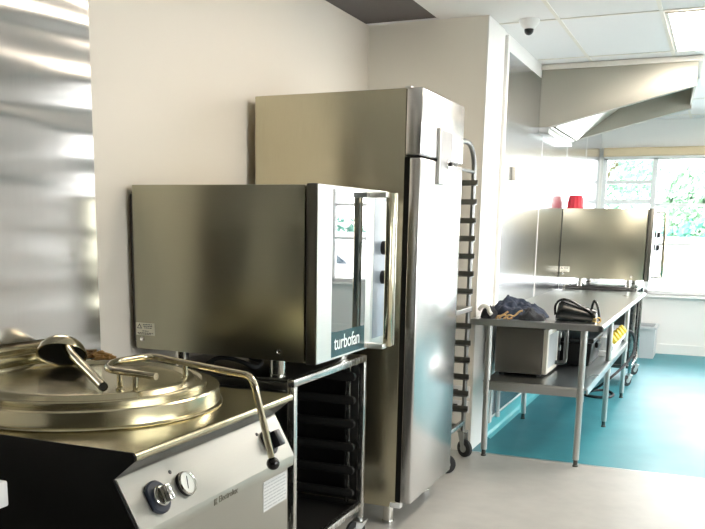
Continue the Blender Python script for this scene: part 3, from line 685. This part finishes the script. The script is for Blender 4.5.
# ------------------------------------------------------------------ steel prep table
TX0, TX1, TY0, TY1, TZ = -1.425, -.600, 5.42, 8.62, .91
TB = thing('prep_table', 'long steel work table with undershelf standing on the teal floor', 'table', (-1.02, 7.0, 0))
prof = [(TX0,TZ-.006),(TX0,TZ)] + [(TX1-.018+.018*math.sin(a), TZ-.019+.019*math.cos(a)) for a in [i*PI/8 for i in range(9)]] + [(TX1-.03,TZ-.038),(TX1-.03,TZ-.006)]
b = nb(); prism(b, prof, 'y', TY0, TY1); box(b, TX0, TX1-.012, TY0, TY0+.008, TZ-.038, TZ-.0065); box(b, TX0, TX1-.012, TY1-.008, TY1, TZ-.038, TZ-.0065); box(b, TX0, TX0+.008, TY0+.01, TY1-.01, TZ-.038, TZ-.0065)
obj('table_top', b, 'steel_table', TB)
for y in (5.49, 6.745, 8.03):
    for x in (-1.315, -.722 if y < 6 else -.700):
        b = nb(); cyl(b, (x,y,.045), (x,y,TZ-.036), .0205, 20)
        lg = obj('leg', b, 'galv', TB)
        b = nb(); cyl(b, (x,y,.0), (x,y,.046), .013, 14); lathe(b, [(0,0),(.018,0),(.018,.008),(.014,.012),(.014,.03)], (x,y,0), 16); obj('foot', b, 'dark_steel', lg)
        b = nb(); cyl(b, (x,y,.42), (x,y,.505), .0235, 20); obj('shelf_clamp', b, 'galv', lg)
b = nb(); box(b, -1.34,-.68, 5.475, 8.06, .497, .510, .003); box(b, -1.30,-.742, 5.475, 5.487, .447, .4965); box(b, -.69,-.68, 5.52, 8.0, .462, .4965); box(b, -1.34,-1.33, 5.52, 8.0, .462, .4965)
obj('undershelf', b, 'steel_table', TB)
for x in (-.80, -1.1): pass

# microwave
MW = thing('microwave', 'steel microwave oven on the undershelf below the table front', 'microwave', (-1.16, 6.0, .51))
MX0, MX1, MY0, MY1, MZ0, MZ1 = -1.325, -1.01, 5.72, 6.24, .53, .835
obj('body', bx(MX0, MX1, MY0, MY1, MZ0, MZ1, .006), 'steel_mw', MW)
MD = obj('door', bx(MX1+.001, MX1+.032, MY0, MY1-.12, MZ0+.004, MZ1-.004, .005), 'cream_plastic', MW)
obj('window', bx(MX1+.0322, MX1+.0332, MY0+.035, MY1-.16, MZ0+.04, MZ1-.04), 'bin', MD, smooth=False)  # pale grey colour stands in for light reflected in the glass
b = nb(); tube(b, fillet([(MX1+.031,6.04,.81),(MX1+.10,6.04,.81),(MX1+.10,6.04,.575),(MX1+.031,6.04,.575)], .05, 6), .015, 10); obj('handle', b, 'dark_steel', MD)
CPm = obj('control_panel', bx(MX1+.001, MX1+.030, MY1-.118, MY1, MZ0+.004, MZ1-.004, .004), 'black', MW)
for z in (.75, .66):
    b = nb(); lathe(b, [(.022,0),(.022,.012),(0,.014)], (MX1+.030, MY1-.06, z), 20, (1,0,0)); obj('knob', b, 'galv', CPm)
for x in (MX0+.04, MX1-.03):
    for y in (MY0+.05, MY1-.05):
        b = nb(); cyl(b, (x,y,.5105), (x,y,.5305), .016, 14); obj('foot', b, 'rubber', MW)
# dark lidded tub behind it
BX = thing('storage_tub', 'dark grey lidded tub on the undershelf behind the microwave', 'tub', (-1.02, 6.85, .51))
b = nb(); prism(b, [(-1.28,.5115),(-.79,.5115),(-.775,.68),(-1.30,.68)], 'y', 6.36, 6.86, .015); obj('tub', b, 'blackm', BX)
obj('lid', bx(-1.315,-.765, 6.345, 6.875, .6805, .715, .01), 'black', BX)
b = nb(); box(b, -.776,-.755, 6.52, 6.70, .63,.672, .006); obj('handle', b, 'black', BX)
# white board and power strip
BB = obj('white_board', bx(-.87,-.73, 6.95, 7.99, .5112, .552, .004), 'white_plastic'); tag(BB, 'white plastic board on the undershelf beneath the socket strip', 'board')
PS = thing('power_strip', 'white power strip with a row of yellow sockets under the table', 'power strip', (-.755, 7.4, .5525))
b = nb(); prism(b, [(-.83,.5525),(-.70,.5525),(-.70,.59),(-.755,.655),(-.83,.655)], 'y', 7.02, 8.0, .004); obj('body', b, 'white_coat', PS)
sn = Vector((.76,0,.645)).normalized()
for i in range(5):
    y = 7.12 + i*.19; c_ = Vector((-.7275,y,.6225))
    b = nb(); lathe(b, [(.042,0),(.043,.012),(.037,.030),(.030,.034),(.025,.030),(0,.030)], c_+sn*.0005, 24, sn); obj('socket', b, 'yellow', PS)
    b = nb()
    b.free()
b = nb(); tube(b, spline([(-.735,8.004,.60),(-.665,8.11,.59),(-.635,8.19,.50),(-.64,8.14,.38),(-.70,7.98,.29),(-.78,7.80,.21),(-.88,7.78,.12),(-.985,7.98,.035),(-.96,8.22,.012),(-.86,8.28,.012),(-.775,8.10,.012),(-.80,7.94,.012),(-.90,7.90,.012),(-1.10,8.0,.012),(-1.25,8.05,.012)], 8), .0115, 10)
tag(obj('power_cable', b, 'rubber'), 'thick black cable hanging from the socket strip to a loop on the floor', 'cable')

# navy cloth bundle on the table
def bundle(bm, x0, x1, y0, y1, z0, H_, seed, nx=46, ny=46, fold=1.0, slope=0):
    top = []; 
    for i in range(nx+1):
        row = []
        for j in range(ny+1):
            u, v = i/nx, j/ny; a, c = 2*u-1, 2*v-1
            ang = math.atan2(c, a); rad = math.hypot(a, c)
            lim = .82 + .22*noise.noise(Vector((math.cos(ang)*1.7, math.sin(ang)*1.7, seed)))
            e = max(0, 1-(rad/lim)**2.4)
            p = Vector((a*2.1, c*2.1, seed))
            h = e**.55*(.55 + .45*noise.noise(p*.9) + .0) + e**.4*fold*(.22*abs(noise.noise(p*2.3)) + .12*noise.noise(p*5.1))
            h *= 1 + slope*(.35 - u)
            # pull the skirt in so its outline is the irregular one
            k = 1 if rad < lim else lim/max(rad,1e-6)
            row.append(((x0+x1)/2 + a*k*(x1-x0)/2, (y0+y1)/2 + c*k*(y1-y0)/2, z0 + max(.004, h*H_)))
        top.append(row)
    T_ = [[bm.verts.new(p) for p in r] for r in top]; B_ = [[bm.verts.new((p[0],p[1],z0)) for p in r] for r in top]
    for i in range(nx):
        for j in range(ny):
            bm.faces.new((T_[i][j],T_[i+1][j],T_[i+1][j+1],T_[i][j+1])); bm.faces.new((B_[i][j],B_[i][j+1],B_[i+1][j+1],B_[i+1][j]))
    for i in range(nx):
        for j in (0, ny): bm.faces.new((T_[i][j],T_[i+1][j],B_[i+1][j],B_[i][j]))
    for j in range(ny):
        for i in (0, nx): bm.faces.new((T_[i][j],T_[i][j+1],B_[i][j+1],B_[i][j]))
CL = thing('folded_apron', 'bundle of navy blue cloth with tan ties near the table front', 'apron', (-1.17, 5.68, TZ))
b = nb(); bundle(b, -1.41, -.955, 5.49, 5.95, TZ+.0008, .185, 11.6, slope=.9); obj('cloth', b, 'navy_cloth', CL, ang=180)
b = nb(); bundle(b, -1.17, -.955, 5.455, 5.70, TZ+.0008, .10, 7.7, 30, 30, slope=.5); obj('pocket', b, 'black_cloth', CL, ang=180)
b = nb(); bundle(b, -1.405, -1.27, 5.455, 5.64, TZ+.0008, .10, 4.1, 26, 26); obj('bib', b, 'black_cloth', CL, ang=180)
b = nb(); tube(b, spline([(-1.385,5.47,.965),(-1.36,5.465,.99),(-1.33,5.47,.985),(-1.315,5.465,.955),(-1.30,5.46,.94)], 6), .013, 8); obj('white_tie', b, 'white_cloth', CL)['label'] = 'white tie end'
for k, pts in enumerate(([(-1.265,5.45,.918),(-1.25,5.44,.935),(-1.225,5.445,.938),(-1.205,5.44,.955),(-1.19,5.445,.965)],
                         [(-1.245,5.44,.920),(-1.22,5.435,.945),(-1.20,5.44,.938),(-1.185,5.435,.920),(-1.16,5.44,.928)],
                         [(-1.215,5.43,.918),(-1.195,5.436,.936),(-1.175,5.43,.945),(-1.15,5.436,.940),(-1.12,5.44,.968),(-1.10,5.445,.975)])):
    b = nb(); tube(b, spline(pts, 6), [.006]*(6*(len(pts)-1)+1), 8); obj('tan_tie', b, 'tan', CL)['label'] = 'tan leather tie'

# black bag
BG = thing('handbag', 'glossy black bag with looped handle and gold clasp on the table corner', 'bag', (-.82, 5.6, TZ))
b = nb(); secs = []
for i in range(15):
    t_ = i/14; x = -.915 + t_*.245
    h = .150*(1-.48*t_)*min(1, (t_/.10)**.5 if t_ < .10 else 1); w = (.075-.025*t_)*min(1,(t_/.08+.35)**.5 if t_ < .08 else 1.05)
    if i == 0: h, w = .04, .03
    ring = []
    for k in range(24):
        a = 2*PI*k/24; cz = math.sin(a); cy = math.cos(a)
        zz = TZ+.001 + max(0, (h/2 + h/2*math.copysign(abs(cz)**.75, cz)))
        ring.append(b.verts.new((x, 5.59 + w*math.copysign(abs(cy)**.8, cy)*(1-.25*max(0,cz)), zz)))
    secs.append(ring)
for A, B in zip(secs, secs[1:]):
    for k in range(24): b.faces.new((A[k],A[(k+1)%24],B[(k+1)%24],B[k]))
b.faces.new(secs[0]); b.faces.new(secs[-1][::-1])
obj('body', b, 'bag', BG, ang=70)
b = nb(); tube(b, spline([(-.915,5.55,.95),(-.917,5.55,1.01),(-.885,5.548,1.047),(-.83,5.545,1.043),(-.77,5.54,1.015),(-.71,5.535,.985),(-.675,5.53,.955)], 6), .0075, 10); obj('handle', b, 'bag', BG)
b = nb(); tube(b, spline([(-.70,5.58,.955),(-.698,5.58,1.01),(-.688,5.575,1.045),(-.672,5.57,1.03),(-.655,5.56,.985),(-.643,5.55,.925)], 6), .0075, 10); obj('strap', b, 'bag', BG)
b = nb(); box(b, -.682,-.660, 5.52,5.535, .918,.945,.003); tube(b, [(-.650+.016*math.cos(a),5.525,.932+.016*math.sin(a)) for a in [i*PI/8 for i in range(16)]], .004, 6, closed=True)
obj('clasp', b, 'gold', BG)['label'] = 'gold clasp'

# grey crate standing on the floor beyond the far stand
CR = thing('plastic_crate', 'pale grey plastic crate against the far wall past the oven stand', 'crate', (-.88, 10.95, 0))
b = nb(); x0,x1,y0,y1 = -1.15,-.615,10.72,11.19
box(b, x0,x1,y0,y1,.0,.02)
for a in ((x0,x0+.015,y0,y1),(x1-.015,x1,y0,y1),(x0+.015,x1-.015,y0,y0+.015),(x0+.015,x1-.015,y1-.015,y1)): box(b, *a, .02, .34)
obj('body', b, 'bin', CR, smooth=False)
b = nb(); 
for a in ((x0-.015,x0+.02,y0-.015,y1+.015),(x1-.02,x1+.015,y0-.015,y1+.015),(x0+.021,x1-.021,y0-.015,y0+.02),(x0+.021,x1-.021,y1-.02,y1+.015)): box(b, *a, .3405, .37, .003, 1)
obj('rim', b, 'bin', CR, smooth=False)

# roller blind cassette over the far window
BL = thing('roller_blind', 'beige roller blind rolled up above the far window', 'blind', (.45, YF-.05, 2.345))
b = nb(); prism(b, [(YF-.001,2.345),(YF-.07,2.345),(YF-.085,2.36),(YF-.085,2.43),(YF-.07,2.445),(YF-.001,2.445)], 'x', WX0+.01, WX1); obj('cassette', b, 'beige_blind', BL)
obj('hem_bar', bx(WX0+.02, WX1-.02, YF-.06, YF-.045, 2.325, 2.3445, .003), 'white_plastic', BL)

# ------------------------------------------------------------------ outside the windows
struct('ground', bx(-30, 40, -20, 60, -.35, -.15), 'paving', 'pale paving outside the windows')
struct('lawn', bx(-25, 35, 19, 59, -.15, -.10), 'grass', 'lawn beyond the garden wall')
gw = nb(); box(gw, -20, 30, 17.6, 17.8, -.15, 1.30); box(gw, -20, 30, 17.57, 17.83, 1.301, 1.36)
struct('garden_wall', gw, 'render_white', 'white rendered garden wall beyond the far window')
gw = nb(); box(gw, 12.0, 12.2, -10, 17.5, -.15, .95); struct('boundary_wall', gw, 'render_white', 'low white boundary wall across the yard')
def leaf_mass(bm, c, rad, n, size, seed):
    rnd = random.Random(seed)
    for i in range(n):
        while True:
            p = Vector((rnd.uniform(-1,1), rnd.uniform(-1,1), rnd.uniform(-1,1)))
            if .25 < p.length < 1 and noise.noise(p*2.6 + Vector((seed,0,0))) > -.12: break
        q = Vector((c[0]+p.x*rad[0], c[1]+p.y*rad[1], c[2]+p.z*rad[2]))
        n_ = Vector((rnd.uniform(-1,1), rnd.uniform(-1,1), rnd.uniform(-.2,1))).normalized(); u = n_.orthogonal().normalized(); v = n_.cross(u)
        s = size*rnd.uniform(.6,1.3)
        bm.faces.new([bm.verts.new(q + u*s*a + v*s*.55*d) for a, d in ((-1,0),(0,-1),(1,0),(0,1))])
def tree(x, y, h, r, label, mat, seed):
    t = thing('tree', label, 'tree', (x, y, -.15), 'trees outside the windows')
    b = nb(); tube(b, [(x,y,-.15),(x+.05,y,h*.35),(x-.05,y+.1,h*.62)], [.16,.12,.07], 10)
    for k in range(4):
        a = k*1.6+seed; tube(b, [(x,y,h*.33+k*.1),(x+math.cos(a)*r*.5,y+math.sin(a)*r*.5,h*.6)], [.07,.03], 7)
    obj('trunk', b, 'bark', t)
    b = nb(); leaf_mass(b, (x,y,h*.64), (r,r,h*.36), 7000, .10, seed); obj('crown', b, mat, t, smooth=False)
tree(-3.4, 25, 6.0, 2.3, 'bluish green tree behind the left panes of the far window', 'leaf_b', 1)
tree(-.72, 21.8, 2.95, .62, 'smaller green tree behind the right panes of the far window', 'leaf', 2)
tree(5.0, 27, 6.5, 2.4, 'tall tree beyond the right end of the far window', 'leaf_b', 3)
tree(15, 12, 5.5, 2.4, 'tree across the yard opposite the steel table', 'leaf', 4)
tree(16, 5, 5.0, 2.6, 'tree across the yard opposite the kettle', 'leaf', 5)
b = nb(); tube(b, [(-8,19.2,-.12),(13,19.2,-.12)], .03, 6)
for k in range(14): leaf_mass(b, (-8+k*1.5, 19.2, .75), (1.0,.6,1.0), 700, .09, 20+k)
HG = obj('hedge', b, 'hedge', smooth=False); tag(HG, 'dark green hedge showing above the white garden wall', 'hedge')
# parked car, seen mirrored in the oven door
CA = thing('parked_car', 'white hatchback parked outside, mirrored in the near oven door', 'car', (4.2, 15.0, -.15))
def car():
    cx, cy, g = 4.2, 15.0, -.15
    side = [(-2.0,.35),(-2.05,.62),(-1.95,.82),(-1.15,.95),(-.55,1.40),(.2,1.47),(1.1,1.42),(1.75,1.0),(1.95,.9),(2.0,.6),(1.95,.35)]
    b = nb(); prism(b, [(cx+p[0], g+p[1]) for p in side], 'y', cy-.82, cy+.82, .07); obj('body', b, 'car_white', CA)
    for s in (-1, 1):
        for gl in ([(-.95,.98),(-.47,1.34),(.1,1.40),(.1,.98)], [(.17,.98),(.17,1.40),(1.02,1.35),(1.5,1.0)]):
            ya = cy + s*.822; b = nb(); prism(b, [(cx+p[0], g+p[1]) for p in gl], 'y', min(ya,ya+s*.006), max(ya,ya+s*.006)); obj('side_window', b, 'car_glass', CA, smooth=False)
    for x in (-1.3, 1.3):
        for s in (-1, 1):
            ya = cy + s*.72
            b = nb(); lathe(b, [(.05,-.1),(.28,-.1),(.32,-.07),(.32,.07),(.28,.1),(.05,.1)], (cx+x, ya+s*.01, g+.32), 28, (0,1,0)); wl = obj('wheel', b, 'rubber', CA)
            b = nb(); lathe(b, [(0,-.112),(.2,-.112),(.2,.112),(0,.112)], (cx+x, ya+s*.01, g+.32), 20, (0,1,0)); obj('wheel_cover', b, 'galv', wl)
car()

# ------------------------------------------------------------------ daylight, portals
w = bpy.data.worlds.new('overcast_sky'); SC.world = w; w.use_nodes = True
nt = w.node_tree; bg = nt.nodes['Background']; bg.inputs['Strength'].default_value = SKY = 7.5
tc = nt.nodes.new('ShaderNodeTexCoord'); sp = nt.nodes.new('ShaderNodeSeparateXYZ'); cr = nt.nodes.new('ShaderNodeValToRGB')
cr.color_ramp.elements[0].position = .0; cr.color_ramp.elements[0].color = (1,.965,.94,1)
cr.color_ramp.elements[1].position = .9; cr.color_ramp.elements[1].color = (.88,.90,.97,1)
nt.links.new(tc.outputs['Generated'], sp.inputs['Vector']); nt.links.new(sp.outputs['Z'], cr.inputs['Fac']); nt.links.new(cr.outputs['Color'], bg.inputs['Color'])
def portal(name, loc, rot, sx, sy):
    l = bpy.data.lights.new(name, 'AREA'); l.shape = 'RECTANGLE'; l.size = sx; l.size_y = sy
    l.cycles.is_portal = True
    o = bpy.data.objects.new(name, l); COL.objects.link(o); o.location = loc; o.rotation_euler = rot
portal('far_window_portal', ((WX0+WX1)/2, YF+.2, (WZ0+WZ1)/2), (-PI/2, 0, 0), WX1-WX0, WZ1-WZ0)
for y0, y1 in RW: portal('side_window_portal', (XR+.2, (y0+y1)/2, (RZ0+RZ1)/2), (PI/2, 0, PI/2), y1-y0, RZ1-RZ0)

# ------------------------------------------------------------------ camera
f, px, py, yaw, pitch, roll = 863.41, 327.66, 393.45, -.4201, -.1913, .0129
cy_, sy_ = math.cos(yaw), math.sin(yaw)
Wv = Vector((sy_*math.cos(pitch), cy_*math.cos(pitch), math.sin(pitch)))
rt = Vector((cy_, -sy_, 0)); up = rt.cross(Wv)
Rv = rt*math.cos(roll) + up*math.sin(roll); Uv = up*math.cos(roll) - rt*math.sin(roll)
cam = bpy.data.cameras.new('camera'); co = bpy.data.objects.new('camera', cam); COL.objects.link(co)
mw = Matrix((( Rv.x, Uv.x, -Wv.x, 0), (Rv.y, Uv.y, -Wv.y, 0), (Rv.z, Uv.z, -Wv.z, 1.48), (0,0,0,1)))
co.matrix_world = mw
cam.sensor_fit = 'HORIZONTAL'; cam.sensor_width = 36; cam.lens = f/705*36
cam.shift_x = (352.5-px)/705; cam.shift_y = (py-264.5)/705
cam.clip_start = .05; cam.clip_end = 200
SC.camera = co

vs = SC.view_settings
vs.view_transform = 'Standard'; vs.look = 'None'; vs.gamma = 1; vs.use_curve_mapping = False
vs.exposure = 1.1
SC.cycles.max_bounces = 10; SC.cycles.diffuse_bounces = 5; SC.cycles.glossy_bounces = 6; SC.cycles.transparent_max_bounces = 12
SC.cycles.sample_clamp_indirect = 8
